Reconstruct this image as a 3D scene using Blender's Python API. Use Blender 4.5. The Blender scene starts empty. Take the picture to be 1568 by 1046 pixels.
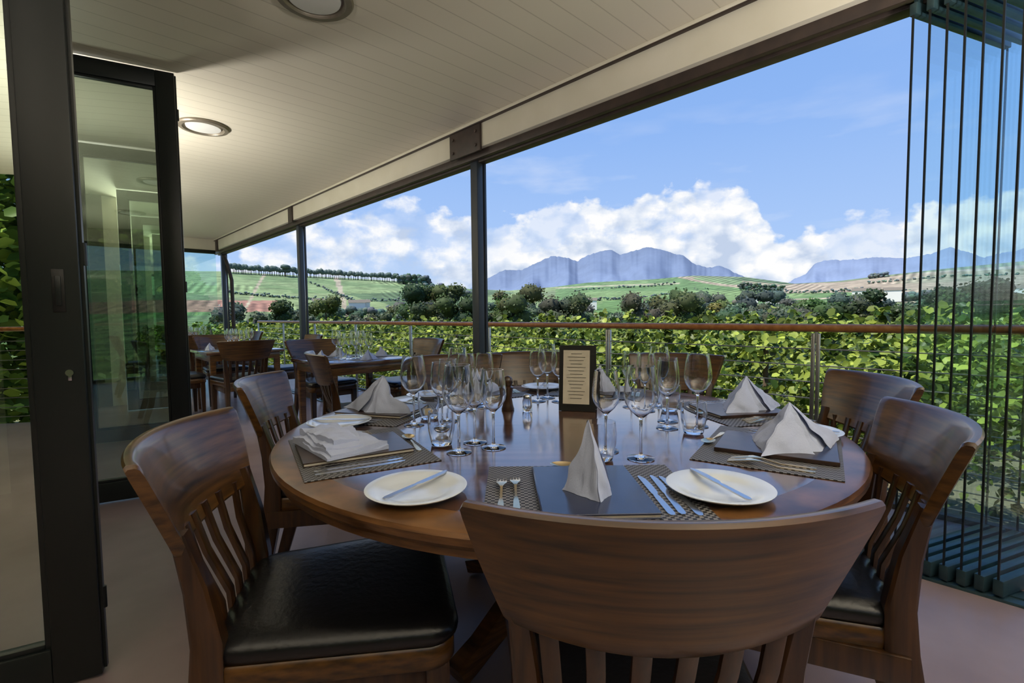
import bpy, bmesh, math, random
import numpy as np
from mathutils import Vector, Matrix, noise
random.seed(3); rng=np.random.default_rng(3)
S=bpy.context.scene
try:
    S.view_settings.view_transform='Standard'
except Exception: pass
TH=math.radians(44); CAMZ=1.15; F=747.; PITCH=math.atan(42/747)
sT,cT=math.sin(TH),math.cos(TH)
def W(l,d,z=0.): return Vector((d*sT+l*cT, d*cT-l*sT, z))
def ray(x,y):
    u=(x-784)/F; v=(523-y)/F
    return u, math.cos(PITCH)+v*math.sin(PITCH), -math.sin(PITCH)+v*math.cos(PITCH)
def elev_tan(x,y):
    l,d,z=ray(x,y); return z/math.hypot(l,d)
def az_of(x):  # world azimuth (from +Y toward +X)
    return TH+math.atan((x-784)/F)

# ---------------------------------------------------------------- materials
def nm(name):
    m=bpy.data.materials.new(name); m.use_nodes=True
    nt=m.node_tree; nt.nodes.clear()
    o=nt.nodes.new('ShaderNodeOutputMaterial')
    return m,nt,o
def pr(name,col,rough=.5,metal=0.,noise_sc=None,col2=None,stretch=(1,1,1),bump=0.,coat=0.,trans=0.,detail=5,spec=.5,sheen=0,ior=1.45,nlo=.35,nhi=.65,crough=.14):
    m,nt,o=nm(name)
    p=nt.nodes.new('ShaderNodeBsdfPrincipled'); nt.links.new(p.outputs[0],o.inputs[0])
    p.inputs['Base Color'].default_value=(*col,1); p.inputs['Roughness'].default_value=rough
    p.inputs['Metallic'].default_value=metal; p.inputs['Coat Weight'].default_value=coat
    p.inputs['Coat Roughness'].default_value=crough
    p.inputs['Transmission Weight'].default_value=trans; p.inputs['IOR'].default_value=ior
    p.inputs['Specular IOR Level'].default_value=spec
    if noise_sc:
        tc=nt.nodes.new('ShaderNodeTexCoord'); mp=nt.nodes.new('ShaderNodeMapping'); mp.inputs['Scale'].default_value=stretch
        n=nt.nodes.new('ShaderNodeTexNoise'); n.inputs['Scale'].default_value=noise_sc; n.inputs['Detail'].default_value=detail
        nt.links.new(tc.outputs['Object'],mp.inputs[0]); nt.links.new(mp.outputs[0],n.inputs['Vector'])
        if col2:
            r=nt.nodes.new('ShaderNodeValToRGB'); r.color_ramp.elements[0].color=(*col,1); r.color_ramp.elements[1].color=(*col2,1)
            r.color_ramp.elements[0].position=nlo; r.color_ramp.elements[1].position=nhi
            nt.links.new(n.outputs['Fac'],r.inputs[0]); nt.links.new(r.outputs[0],p.inputs['Base Color'])
        if bump:
            b=nt.nodes.new('ShaderNodeBump'); b.inputs['Strength'].default_value=bump; b.inputs['Distance'].default_value=.01
            nt.links.new(n.outputs['Fac'],b.inputs['Height']); nt.links.new(b.outputs[0],p.inputs['Normal'])
    return m
M={}
M['wood']=pr('chair_wood',(.020,.008,.0025),.32,noise_sc=3.2,col2=(.15,.066,.015),stretch=(.6,6,22),coat=.35,bump=.02,detail=10,nlo=.30,nhi=.76,crough=.1)
M['woodv']=pr('chair_wood_upright',(.014,.0055,.002),.32,noise_sc=3.2,col2=(.075,.031,.009),stretch=(18,18,1.0),coat=.4,bump=.02,detail=10,nlo=.30,nhi=.76,crough=.1)
M['leather']=pr('black_leather',(.005,.005,.006),.3,noise_sc=60,bump=.12,spec=.6)
M['table']=pr('table_wood',(.045,.019,.011),.15,noise_sc=3,col2=(.13,.055,.028),stretch=(1,12,3),coat=1.,bump=.01,detail=8,crough=.1)
M['tabledge']=pr('table_edge_wood',(.05,.020,.007),.28,noise_sc=4,col2=(.19,.085,.026),stretch=(2,2,16),coat=.4)
M['dark']=pr('dark_frame_paint',(.012,.015,.015),.35,noise_sc=40,bump=.02)
M['darkbrown']=pr('dark_brown_steel',(.04,.028,.024),.45,noise_sc=12,col2=(.06,.04,.032))
M['post']=pr('post_paint',(.05,.06,.075),.35,noise_sc=30,bump=.02)
M['cream']=pr('cream_paint',(.74,.69,.55),.5,noise_sc=3,col2=(.80,.75,.62))
M['taupe']=pr('taupe_paint',(.10,.095,.075),.5,noise_sc=3,col2=(.13,.12,.095))
M['steel']=pr('steel',(.6,.6,.62),.18,1.,noise_sc=30,bump=.01)
M['rsteel']=pr('rail_steel',(.45,.45,.43),.35,1.,noise_sc=30,bump=.01)
M['brass']=pr('warm_cutlery',(.85,.68,.42),.2,1.,noise_sc=30,bump=.01)
M['rail']=pr('rail_timber',(.38,.13,.03),.35,noise_sc=4,col2=(.55,.23,.06),stretch=(6,1,6),coat=.3)
M['china']=pr('white_china',(.64,.69,.74),.12,noise_sc=2,col2=(.68,.72,.76),coat=.5)
M['linen']=pr('linen',(.46,.51,.67),.85,noise_sc=250,bump=.15,spec=.2)
M['book']=pr('menu_cover',(.014,.020,.055),.25,noise_sc=20,col2=(.022,.032,.08),coat=.3)
M['bookb']=pr('menu_cover_brown',(.020,.011,.008),.3,noise_sc=20,col2=(.045,.022,.015),coat=.2)
M['paper']=pr('paper',(.55,.50,.40),.6,noise_sc=20,col2=(.60,.55,.45))
M['black']=pr('black_leatherette',(.01,.01,.01),.4,noise_sc=60,bump=.1)
M['glass']=pr('clear_glass',(1,1,1),0.,trans=1.,ior=1.47)
M['white']=pr('white_enamel',(.75,.74,.7),.4,noise_sc=5,col2=(.78,.77,.73))
M['concrete']=pr('painted_floor',(.25,.182,.175),.26,noise_sc=1.6,col2=(.33,.245,.235),bump=.02,detail=8)
M['teal']=pr('anodised_rail',(.03,.06,.075),.3,noise_sc=20,col2=(.04,.08,.09),metal=.3)
M['bark']=pr('bark',(.09,.06,.04),.9,noise_sc=8,col2=(.16,.11,.07),bump=.3)
M['darkring']=pr('bronze_ring',(.22,.19,.14),.4,.3,noise_sc=20,col2=(.26,.22,.17))
m,nt,o=nm('woven_mat'); p=nt.nodes.new('ShaderNodeBsdfPrincipled'); nt.links.new(p.outputs[0],o.inputs[0])
tc=nt.nodes.new('ShaderNodeTexCoord'); ch=nt.nodes.new('ShaderNodeTexChecker'); ch.inputs['Scale'].default_value=125
ch.inputs[1].default_value=(.015,.014,.015,1); ch.inputs[2].default_value=(.20,.195,.195,1)
nt.links.new(tc.outputs['Object'],ch.inputs[0]); nt.links.new(ch.outputs[0],p.inputs['Base Color']); p.inputs['Roughness'].default_value=.55
b=nt.nodes.new('ShaderNodeBump'); b.inputs['Strength'].default_value=.3; nt.links.new(ch.outputs['Fac'],b.inputs['Height']); nt.links.new(b.outputs[0],p.inputs['Normal'])
M['mat']=m
m,nt,o=nm('ceiling_boards'); p=nt.nodes.new('ShaderNodeBsdfPrincipled'); nt.links.new(p.outputs[0],o.inputs[0])
tc=nt.nodes.new('ShaderNodeTexCoord'); sx=nt.nodes.new('ShaderNodeSeparateXYZ'); nt.links.new(tc.outputs['Object'],sx.inputs[0])
a=nt.nodes.new('ShaderNodeMath'); a.operation='DIVIDE'; a.inputs[1].default_value=.14; nt.links.new(sx.outputs['Y'],a.inputs[0])
fr=nt.nodes.new('ShaderNodeMath'); fr.operation='FRACT'; nt.links.new(a.outputs[0],fr.inputs[0])
r=nt.nodes.new('ShaderNodeValToRGB'); r.color_ramp.interpolation='LINEAR'
e=r.color_ramp.elements; e[0].position=0; e[0].color=(.50,.45,.35,1); e[1].position=.04; e[1].color=(.78,.72,.59,1)
n_=e.new(.97); n_.color=(.78,.72,.59,1); n_=e.new(1.); n_.color=(.54,.49,.38,1)
nt.links.new(fr.outputs[0],r.inputs[0]); nt.links.new(r.outputs[0],p.inputs['Base Color']); p.inputs['Roughness'].default_value=.45
b=nt.nodes.new('ShaderNodeBump'); b.inputs['Strength'].default_value=.2; b.inputs['Distance'].default_value=.004
nt.links.new(r.outputs[0],b.inputs['Height']); nt.links.new(b.outputs[0],p.inputs['Normal'])
M['ceil']=m
def pane(name,tint,fac,gl=(1,1,1)):
    m,nt,o=nm(name); t=nt.nodes.new('ShaderNodeBsdfTransparent'); t.inputs[0].default_value=(*tint,1)
    g=nt.nodes.new('ShaderNodeBsdfGlossy'); g.inputs['Roughness'].default_value=0.0; g.inputs[0].default_value=(*gl,1)
    mx=nt.nodes.new('ShaderNodeMixShader'); mx.inputs[0].default_value=fac
    nt.links.new(t.outputs[0],mx.inputs[1]); nt.links.new(g.outputs[0],mx.inputs[2]); nt.links.new(mx.outputs[0],o.inputs[0]); return m
M['doorglass']=pane('door_glass',(.30,.36,.30),.70,(.86,.97,.86))
M['stackglass']=pane('folding_glass',(.90,.965,.98),.06)
M['endglass']=pane('end_glass',(.62,.85,.82),.12)
def vcol(name,rough=.6,transl=0.,nscale=0,stripes=False,lo=.55,hi=1.35):
    m,nt,o=nm(name); p=nt.nodes.new('ShaderNodeBsdfPrincipled'); p.inputs['Roughness'].default_value=rough
    p.inputs['Specular IOR Level'].default_value=.25
    at=nt.nodes.new('ShaderNodeAttribute'); at.attribute_name='Col'; src=at.outputs['Color']
    if nscale:
        tc=nt.nodes.new('ShaderNodeTexCoord'); n=nt.nodes.new('ShaderNodeTexNoise'); n.inputs['Scale'].default_value=nscale; n.inputs['Detail'].default_value=6
        n.inputs['Roughness'].default_value=.7
        nt.links.new(tc.outputs['Object'],n.inputs['Vector'])
        rr=nt.nodes.new('ShaderNodeMapRange'); rr.inputs[1].default_value=.3; rr.inputs[2].default_value=.7; rr.inputs[3].default_value=lo; rr.inputs[4].default_value=hi
        nt.links.new(n.outputs['Fac'],rr.inputs[0])
        v=nt.nodes.new('ShaderNodeVectorMath'); v.operation='SCALE'; nt.links.new(src,v.inputs[0]); nt.links.new(rr.outputs[0],v.inputs['Scale']); src=v.outputs[0]
        if stripes:
            ws=[]
            for k,(rz) in enumerate((.3,1.5)):
                mp=nt.nodes.new('ShaderNodeMapping'); mp.inputs['Rotation'].default_value=(0,0,rz); nt.links.new(tc.outputs['Object'],mp.inputs[0])
                w=nt.nodes.new('ShaderNodeTexWave'); w.inputs['Scale'].default_value=.04; w.inputs['Distortion'].default_value=1.; w.inputs['Detail'].default_value=1; w.inputs['Detail Scale'].default_value=.02
                nt.links.new(mp.outputs[0],w.inputs['Vector']); ws.append(w)
            vv=nt.nodes.new('ShaderNodeTexVoronoi'); vv.inputs['Scale'].default_value=.012; nt.links.new(tc.outputs['Object'],vv.inputs['Vector'])
            se=nt.nodes.new('ShaderNodeSeparateColor'); nt.links.new(vv.outputs['Color'],se.inputs[0])
            gt=nt.nodes.new('ShaderNodeMath'); gt.operation='GREATER_THAN'; gt.inputs[1].default_value=.5; nt.links.new(se.outputs[0],gt.inputs[0])
            mxx=nt.nodes.new('ShaderNodeMixRGB'); nt.links.new(gt.outputs[0],mxx.inputs[0]); nt.links.new(ws[0].outputs['Color'],mxx.inputs[1]); nt.links.new(ws[1].outputs['Color'],mxx.inputs[2])
            r2=nt.nodes.new('ShaderNodeMapRange'); r2.inputs[3].default_value=.60; r2.inputs[4].default_value=1.22
            nt.links.new(mxx.outputs[0],r2.inputs[0])
            v2=nt.nodes.new('ShaderNodeVectorMath'); v2.operation='SCALE'; nt.links.new(src,v2.inputs[0]); nt.links.new(r2.outputs[0],v2.inputs['Scale']); src=v2.outputs[0]
    nt.links.new(src,p.inputs['Base Color'])
    if transl:
        t=nt.nodes.new('ShaderNodeBsdfTranslucent'); nt.links.new(src,t.inputs[0]); mx=nt.nodes.new('ShaderNodeMixShader'); mx.inputs[0].default_value=transl
        nt.links.new(p.outputs[0],mx.inputs[1]); nt.links.new(t.outputs[0],mx.inputs[2]); nt.links.new(mx.outputs[0],o.inputs[0])
    else: nt.links.new(p.outputs[0],o.inputs[0])
    return m
M['leaf']=vcol('vine_leaf',.42,.3)
M['tree']=vcol('tree_foliage',.8,0,.9)
M['land']=vcol('hillside_fields',.9,0,.06,True)
M['mount']=vcol('hazy_mountain',1.,0,.008,False,.88,1.10)

# ---------------------------------------------------------------- mesh builder
class B:
    def __init__(s): s.v=[];s.f=[];s.m=[]
    def raw(s,vs,fs,mi=0,mat=None):
        o=len(s.v)
        for p in vs:
            p=Vector(p)
            if mat is not None: p=mat@p
            s.v.append(p[:])
        for f in fs: s.f.append([i+o for i in f]); s.m.append(mi)
    def bm(s,bm,mi=0,mat=None):
        bm.verts.index_update()
        s.raw([v.co.copy() for v in bm.verts],[[v.index for v in f.verts] for f in bm.faces],mi,mat); bm.free()
    def box(s,lo,hi,mi=0,bev=0.,mat=None,seg=2):
        bm=bmesh.new(); bmesh.ops.create_cube(bm,size=1)
        for v in bm.verts:
            v.co=Vector([(lo[i]+hi[i])/2+v.co[i]*(hi[i]-lo[i]) for i in range(3)])
        if bev: bmesh.ops.bevel(bm,geom=bm.edges[:],offset=bev,segments=seg,affect='EDGES',clamp_overlap=True,profile=.5)
        s.bm(bm,mi,mat)
    def loft(s,secs,mi=0,caps=True,mat=None,closed=True):
        n=len(secs[0]); vs=[p for q in secs for p in q]; fs=[]
        for i in range(len(secs)-1):
            for j in range(n if closed else n-1):
                k=(j+1)%n; fs.append([i*n+j,i*n+k,(i+1)*n+k,(i+1)*n+j])
        if caps: fs.append(list(range(n))[::-1]); fs.append([(len(secs)-1)*n+j for j in range(n)])
        s.raw(vs,fs,mi,mat)
    def lathe(s,prof,seg=32,mi=0,mat=None,cap0=False,cap1=False):
        secs=[[(r*math.cos(2*math.pi*j/seg),r*math.sin(2*math.pi*j/seg),z) for j in range(seg)] for r,z in prof]
        s.loft(secs,mi,False,mat); n=len(s.v)
        base=n-seg*len(prof)
        if cap0: s.f.append([base+j for j in range(seg)][::-1]); s.m.append(mi)
        if cap1: s.f.append([n-seg+j for j in range(seg)]); s.m.append(mi)
    def tube(s,pts,rx,ry=None,n=8,mi=0,mat=None,square=False,up=Vector((0,1,0))):
        ry=ry or rx; secs=[]
        pts=[Vector(p) for p in pts]
        for i,p in enumerate(pts):
            t=(pts[min(i+1,len(pts)-1)]-pts[max(i-1,0)]).normalized()
            a=t.cross(up)
            if a.length<1e-3: a=t.cross(Vector((1,0,0)))
            a.normalize(); b=a.cross(t).normalized()
            fx=rx[i] if isinstance(rx,(list,tuple)) else rx; fy=ry[i] if isinstance(ry,(list,tuple)) else ry
            if square:
                c=.25; q=[(-1,-1+c),(-1+c,-1),(1-c,-1),(1,-1+c),(1,1-c),(1-c,1),(-1+c,1),(-1,1-c)]
            else: q=[(math.cos(2*math.pi*k/n),math.sin(2*math.pi*k/n)) for k in range(n)]
            secs.append([p+a*(fx*x)+b*(fy*y) for x,y in q])
        s.loft(secs,mi,True,mat)
    def mesh(s,name,mats,ang=35,recalc=True):
        me=bpy.data.meshes.new(name); me.from_pydata(s.v,[],s.f)
        for k in mats: me.materials.append(M[k])
        me.polygons.foreach_set('material_index',s.m)
        bm=bmesh.new(); bm.from_mesh(me)
        if recalc: bmesh.ops.recalc_face_normals(bm,faces=bm.faces[:])
        for f in bm.faces: f.smooth=True
        ar=math.radians(ang)
        for e in bm.edges:
            if len(e.link_faces)==2 and e.calc_face_angle(0)>ar: e.smooth=False
        bm.to_mesh(me); bm.free(); me.update(); return me
def put(name,me,loc=(0,0,0),rz=0.,scale=(1,1,1),rot=None):
    o=bpy.data.objects.new(name,me); S.collection.objects.link(o)
    o.location=loc; o.rotation_euler=rot if rot else (0,0,rz); o.scale=scale; return o

# ================================================================= ARCHITECTURE
ZC=2.72; YB=-2.7
b=B(); b.box((-5,YB,-.2),(3.50,12,0)); put('floor',b.mesh('floor',['concrete']))
b=B(); b.box((3.50,YB,-.22),(3.56,12,.03),0,.004); put('trim_deck_edge',b.mesh('trim_deck_edge',['darkbrown']))
b=B(); b.box((-5,YB,ZC),(2.9,12,ZC+.25)); put('ceiling',b.mesh('ceiling',['ceil']))
b=B(); b.box((2.62,YB,2.50),(2.9,11.6,2.72),0,.006); b.box((2.60,YB,2.695),(2.625,11.6,2.72),0,.004)
b.box((2.598,YB,2.684),(2.62,11.6,2.694),1)  # dark strip stands in for the shadow line under the ceiling
for y0,y1 in((3.04,3.44),(7.1,7.25),(11.1,11.25)):
    b.box((2.600,y0,2.47),(2.622,y1,2.682),1,.003)
    if y1-y0>.3:
        for yy in(y0+.05,y1-.05):
            for zz in(2.52,2.63): b.lathe([(0.0001,-.006),(.012,-.006),(.012,.004),(.0001,.004)],10,1,Matrix.Translation((2.596,yy,zz))@Matrix.Rotation(math.pi/2,4,'Y'))
put('trim_beam',b.mesh('trim_beam',['cream','darkbrown']))
b=B(); b.box((2.66,YB,2.44),(2.70,11.6,2.505),0,.004); b.box((2.72,YB,2.43),(2.80,11.6,2.505),0,.004); b.box((2.70,YB,2.47),(2.72,11.6,2.505),0)
put('trim_head_track',b.mesh('trim_head_track',['darkbrown']))
b=B(); b.box((2.66,YB,-.001),(2.80,11.6,.012),0,.003); b.box((2.71,YB,.01),(2.75,11.6,.018),0)
put('trim_sill_track',b.mesh('trim_sill_track',['teal']))
b=B(); b.box((-.1,11.35,2.50),(2.62,11.6,2.72),0,.006); b.box((-.1,11.33,2.43),(2.62,11.40,2.5),1,.004); b.box((-.1,11.34,0),(2.66,11.42,.05),1,.004)
for x in(.6,1.3,2.0): b.box((x,11.36,0.05),(x+.03,11.40,2.43),1,.003)
put('trim_end_beam',b.mesh('trim_end_beam',['cream','dark']))
b=B()
for x in(-.1,.63,1.33,2.03): b.raw([(x,11.38,.05),(x+.6,11.38,.05),(x+.6,11.38,2.43),(x,11.38,2.43)],[[0,1,2,3]])
put('window_end',b.mesh('window_end',['endglass']))
b=B()
b.box((-.045,-.045,0),(.02,.045,2.44),0,.006); b.box((.02,-.03,0),(.035,.03,2.44),1,.002); b.box((.035,-.045,0),(.06,.045,2.44),0,.005)
b.box((-.07,-.07,0),(.08,.07,.012),0,.003)
pm=b.mesh('post',['post','steel'])
for y in(3.25,7.2,11.3,-2.4): put('steel_post',pm,(2.75,y,.012))
b=B(); b.tube([(2.72,11.15,2.4),(2.8,11.2,2.2),(2.86,11.2,1.9),(2.86,11.2,0)],.035,n=12)
put('downpipe',b.mesh('downpipe',['darkbrown']))
b=B(); b.box((-5.2,YB,-.2),(-5,12,2.97)); put('wall_left',b.mesh('wall_left',['taupe']))
b=B(); b.box((-5,4.6,0),(-.25,4.8,ZC)); put('wall_back',b.mesh('wall_back',['taupe']))
b=B(); b.box((-.25,4.6,0),(-.1,5.0,ZC)); b.box((-.25,5.0,2.4),(-.1,12,ZC)); b.box((-.25,5.0,0),(-.1,12,.9))
for y in(6.6,8.3,10.,11.6): b.box((-.25,y,.9),(-.1,y+.12,2.4))
put('wall_inner',b.mesh('wall_inner',['cream']))
b=B(); b.raw([(-.18,5,.9),(-.18,12,.9),(-.18,12,2.4),(-.18,5,2.4)],[[0,1,2,3]]); put('window_inner',b.mesh('window_inner',['doorglass']))

def ring_light():
    b=B(); b.lathe([(.185,0),(.187,-.012),(.178,-.022),(.15,-.024),(.14,-.012),(.138,-.004),(.0001,-.004)],48,0)
    b.lathe([(.128,-.005),(.124,-.018),(.112,-.020),(.0001,-.020)],40,1); return b.mesh('ceiling_light',['darkring','white'])
cl=ring_light()
for y in(.2,2.45,4.7,6.95,9.2): put('ceiling_light',cl,(1.04,y,ZC))

def door(name,right,left,lock=False,stile=.11):
    R=Vector((*right,0)); L=Vector((*left,0)); w=(L-R).length
    b=B(); t=.028
    b.box((0,-t,.01),(stile,t,2.70),0,.004); b.box((w-stile,-t,.01),(w,t,2.70),0,.004)
    b.box((stile,-t,.01),(w-stile,t,.13),0,.004); b.box((stile,-t,2.60),(w-stile,t,2.70),0,.004)
    g=.016
    b.box((stile,-t*.6,.13),(stile+g,t*.6,2.60),0,.002); b.box((w-stile-g,-t*.6,.13),(w-stile,t*.6,2.60),0,.002)
    b.box((stile+g,-t*.6,.13),(w-stile-g,t*.6,.13+g),0,.002); b.box((stile+g,-t*.6,2.60-g),(w-stile-g,t*.6,2.60),0,.002)
    b.raw([(stile+g,0,.13+g),(w-stile-g,0,.13+g),(w-stile-g,0,2.6-g),(stile+g,0,2.6-g)],[[0,1,2,3]],1)
    b.box((-.008,-.01,.02),(0.001,.01,2.69),0)
    for sgn in(-1,1):
        if lock:
            b.box((.035,sgn*t-.003,1.17),(.065,sgn*t+.003,1.30),2,.002)
            b.box((.043,sgn*t-.006,1.19),(.057,sgn*t+.006,1.28),0,.002)
            b.lathe([(.0001,-.008),(.010,-.008),(.010,.008),(.0001,.008)],16,3,Matrix.Translation((.035,sgn*t,.985))@Matrix.Rotation(math.pi/2,4,'X'))
            b.box((.030,sgn*t-.005,.96),(.040,sgn*t+.005,.985),3,.002)
    for z in(.25,1.35,2.45): b.lathe([(.008,-.035),(.008,.035)],12,0,Matrix.Translation((-.008,0,z)),True,True)
    me=b.mesh(name,['dark','doorglass','black','steel'])
    d=(L-R).normalized(); return put(name,me,R,math.atan2(d.y,d.x))
door('door_1',(.10,2.03),(-.72,2.25),True,.12)
door('door_2',(.69,3.80),(-.16,4.02),False,.10)

b=B()
for i in range(7):
    mt=Matrix.Translation((2.68,.335-i*.054,0))@Matrix.Rotation(math.radians(-22),4,'Z')
    x0,x1=-.02,.70
    b.box((x0,-.017,.02),(x1,.017,.085),0,.005,mt)
    b.box((x0,-.014,2.37),(x1,.014,2.42),0,.004,mt)
    b.box((x0,-.0035,.085),(x0+.006,.0035,2.37),2,0,mt); b.box((x1-.006,-.0035,.085),(x1,.0035,2.37),2,0,mt)
    b.raw([(x0+.006,0,.085),(x1-.006,0,.085),(x1-.006,0,2.37),(x0+.006,0,2.37)],[[0,1,2,3]],1,mt)
    b.box((x0+.03,-.01,0.012),(x0+.06,.01,.02),0,0,mt)
    b.box((x0+.02,-.008,2.41),(x0+.05,.008,2.44),0,0,mt)
put('folding_glass_panels',b.mesh('folding_glass_panels',['teal','stackglass','dark']))

XR=3.44
def balustrade(name,p0,p1,n,ztop=1.07):
    p0=Vector(p0);p1=Vector(p1);L=(p1-p0).length;b=B()
    b.tube([(0,0,ztop-.025),(L/2,0,ztop-.025),(L,0,ztop-.025)],.027,.025,n=14,mi=0,up=Vector((0,0,1)))
    for i in range(n+1):
        x=L*i/n
        b.box((x-.022,-.008,0),(x-.002,.012,ztop-.06),1,.002); b.box((x+.006,-.008,0),(x+.026,.012,ztop-.06),1,.002)
        b.box((x-.06,-.04,0),(x+.06,.045,.01),1,.002); b.tube([(x,0,ztop-.12),(x,0,ztop-.03)],.008,n=8,mi=1)
    for k in range(9):
        z=.09+k*.103; b.tube([(0,0,z),(L,0,z)],.004,n=6,mi=1,up=Vector((0,0,1)))
    d=(p1-p0).normalized()
    put(name,b.mesh(name,['rail','rsteel']),p0,math.atan2(d.y,d.x))
balustrade('balcony_railing',(XR,-2.2,0),(XR,11.56,0),9)
balustrade('balcony_railing',(XR,-2.6,0),(-4.9,-2.6,0),6)

# ================================================================= CHAIR
def rrect(hx0,hx1,y0,y1,r,z,sc=1.,n=6):
    pts=[];cy=(y0+y1)/2
    for (sx,yy,a0) in((1,y1,0),(-1,y1,90),(-1,y0,180),(1,y0,270)):
        hx=hx1 if yy==y1 else hx0
        cx=sx*(hx-r); cyy=yy-(r if yy==y1 else -r)
        for k in range(n+1):
            a=math.radians(a0+90*k/n); x=cx+r*math.cos(a); y=cyy+r*math.sin(a)
            pts.append((x*sc,cy+(y-cy)*sc,z))
    return pts
def chair_mesh():
    b=B(); yf=.29
    b.loft([rrect(.20,.245,-.215,yf-.005,.05,.395),rrect(.205,.25,-.22,yf,.055,.402),rrect(.205,.25,-.22,yf,.055,.440),rrect(.20,.245,-.215,yf-.005,.05,.446)],0)
    prof=[(.446,.975),(.455,1.01),(.470,1.02),(.482,1.0),(.491,.95),(.496,.86),(.499,.7),(.500,.4)]
    b.loft([rrect(.205,.25,-.205,yf+.005,.06,z,s) for z,s in prof],1)
    for s in(-1,1):
        b.tube([(s*.212,yf-.04,.40),(s*.212,yf-.04,.33),(s*.212,yf-.038,.0)],[.025,.025,.017],[.025,.025,.017],square=True,mi=2)
        b.tube([(s*.205,-.300,0),(s*.198,-.240,.2),(s*.190,-.205,.40),(s*.190,-.200,.50),(s*.200,-.212,.62),(s*.212,-.236,.735)],
               [.017,.021,.024,.023,.020,.015],[.022,.027,.032,.029,.022,.013],square=True,mi=2)
        b.box((s*.210-.011,-.22,.335),(s*.210+.011,yf-.05,.40),2,.003)
    b.box((-.20,yf-.05,.335),(.20,yf-.028,.40),0,.003); b.box((-.19,-.225,.345),(.19,-.203,.40),0,.003)
    def sec(s):
        out=[]; q=[(.0,-.6),(.03,-1),(.15,-1),(.3,-1),(.45,-1),(.6,-1),(.75,-1),(.9,-1),(.975,-.9),(1.,-.4),(1.,.4),(.975,.9),(.9,1),(.75,1),(.6,1),(.45,1),(.3,1),(.15,1),(.03,1),(.0,.6)]
        for t,o in q:
            hw=.216+.064*t+.004*math.sin(t*math.pi)
            yc=-.278-.068*t-.014*t*t+(.050+.030*t)*s*s
            x=s*hw; z=.690+.208*t-.017*(1-t)*(1-s*s)-.004*t*(s*s)
            th=.0125
            nx=-2*(.050+.03*t)*s/hw; L=math.hypot(nx,1)
            out.append((x+o*th*(nx/L), yc+o*th/L, z))
        return out
    N=22; ss=[-1+2*i/N for i in range(N+1)]
    secs=[sec(s) for s in ss]
    def shrink(sc,k):
        c=Vector((0,0,0))
        for p in sc: c+=Vector(p)
        c/=len(sc); return [tuple(c+(Vector(p)-c)*k) for p in sc]
    first=[(x-.006,y+.002,z) for x,y,z in shrink(secs[0],.93)]; last=[(x+.006,y+.002,z) for x,y,z in shrink(secs[-1],.93)]
    b.loft([first]+secs+[last],0)
    for x in(-.15,-.09,-.03,.03,.09,.15):
        s=x*1.12/.216; yt=-.278+.050*s*s
        b.tube([(x,-.200,.43),(x*1.02,-.207,.52),(x*1.07,(yt-.2)/2-.012,.62),(x*1.12,yt,.71)],[.014]*4,[.006]*4,square=True,mi=2)
    return b.mesh('dining_chair',['wood','leather','woodv'],40)
CH=chair_mesh()
def chair_ld(l,d,a):
    a=math.radians(a); l+=.36*math.sin(a); d+=.36*math.cos(a)
    return put('dining_chair',CH,W(l,d,0),-(TH+a))
def chair_xy(x,y,a):
    return put('dining_chair',CH,(x,y,0),-math.radians(a))
TC=(.155,1.79); R=.95
chair_ld(.212,.573,1.2)
chair_ld(-.815,1.09,76)
chair_ld(1.07,1.15,-66)
chair_ld(-1.12,2.02,80)
chair_ld(1.46,1.87,-84)
chair_ld(-.36,3.14,166)
chair_ld(.12,3.30,180)
chair_ld(1.02,3.05,-156)
chair_ld(-1.42,3.35,60)

# ================================================================= ROUND TABLE
b=B()
b.lathe([(.0001,.75),(.5,.75),(.86,.75)],96,0)
b.lathe([(.86,.75),(.93,.75),(.945,.747),(.95,.738),(.947,.722),(.935,.712),(.93,.706),(.93,.692),(.915,.688),(.88,.688),(.0001,.688)],96,1)
b.lathe([(.10,.688),(.10,.62),(.075,.58),(.065,.45),(.085,.34),(.10,.26),(.10,.10),(.06,.09)],32,1)
for k in range(4):
    a=math.radians(45+90*k); c,s=math.cos(a),math.sin(a)
    b.tube([(c*.06,s*.06,.22),(c*.2,s*.2,.17),(c*.38,s*.38,.075),(c*.48,s*.48,.035)],[.035,.035,.035,.04],[.05,.05,.035,.032],square=True,mi=1,up=Vector((0,0,1)))
    b.tube([(c*.05,s*.05,.655),(c*.6,s*.6,.67)],.03,.035,square=True,mi=1,up=Vector((0,0,1)))
put('round_dining_table',b.mesh('round_dining_table',['table','tabledge']),W(*TC),-TH)

def wine(h,rb,rim,bz):
    b=B(); P=[(.0001,0),(.036,0),(.037,.002),(.02,.005),(.006,.010),(.0042,.02),(.0038,bz*.6),(.0045,bz-.006)]
    hb=h-bz; out=[]
    for t in(.0,.06,.15,.28,.42,.58,.75,.9,1.):
        r=rb*math.sin(math.pi*min(.5,.5*(t/.45)**.75)) if t<.45 else rb+(rim-rb)*((t-.45)/.55)**1.5
        out.append((max(r,.006),bz+hb*t))
    inn=[(max(r-.0020,.001),z+(.003 if i==0 else 0)) for i,(r,z) in enumerate(out)]
    b.lathe(P+out+inn[::-1]+[(.0001,bz+.003)],32); return b.mesh('wine_glass',['glass'],60)
WA=wine(.255,.047,.036,.112); WB=wine(.235,.040,.032,.108)
b=B(); b.lathe([(.0001,0),(.027,0),(.031,.003),(.040,.045),(.042,.075),(.039,.105),(.0372,.105),(.0398,.075),(.0378,.045),(.029,.013),(.0001,.011)],32)
TUM=b.mesh('water_tumbler',['glass'],60)
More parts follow.
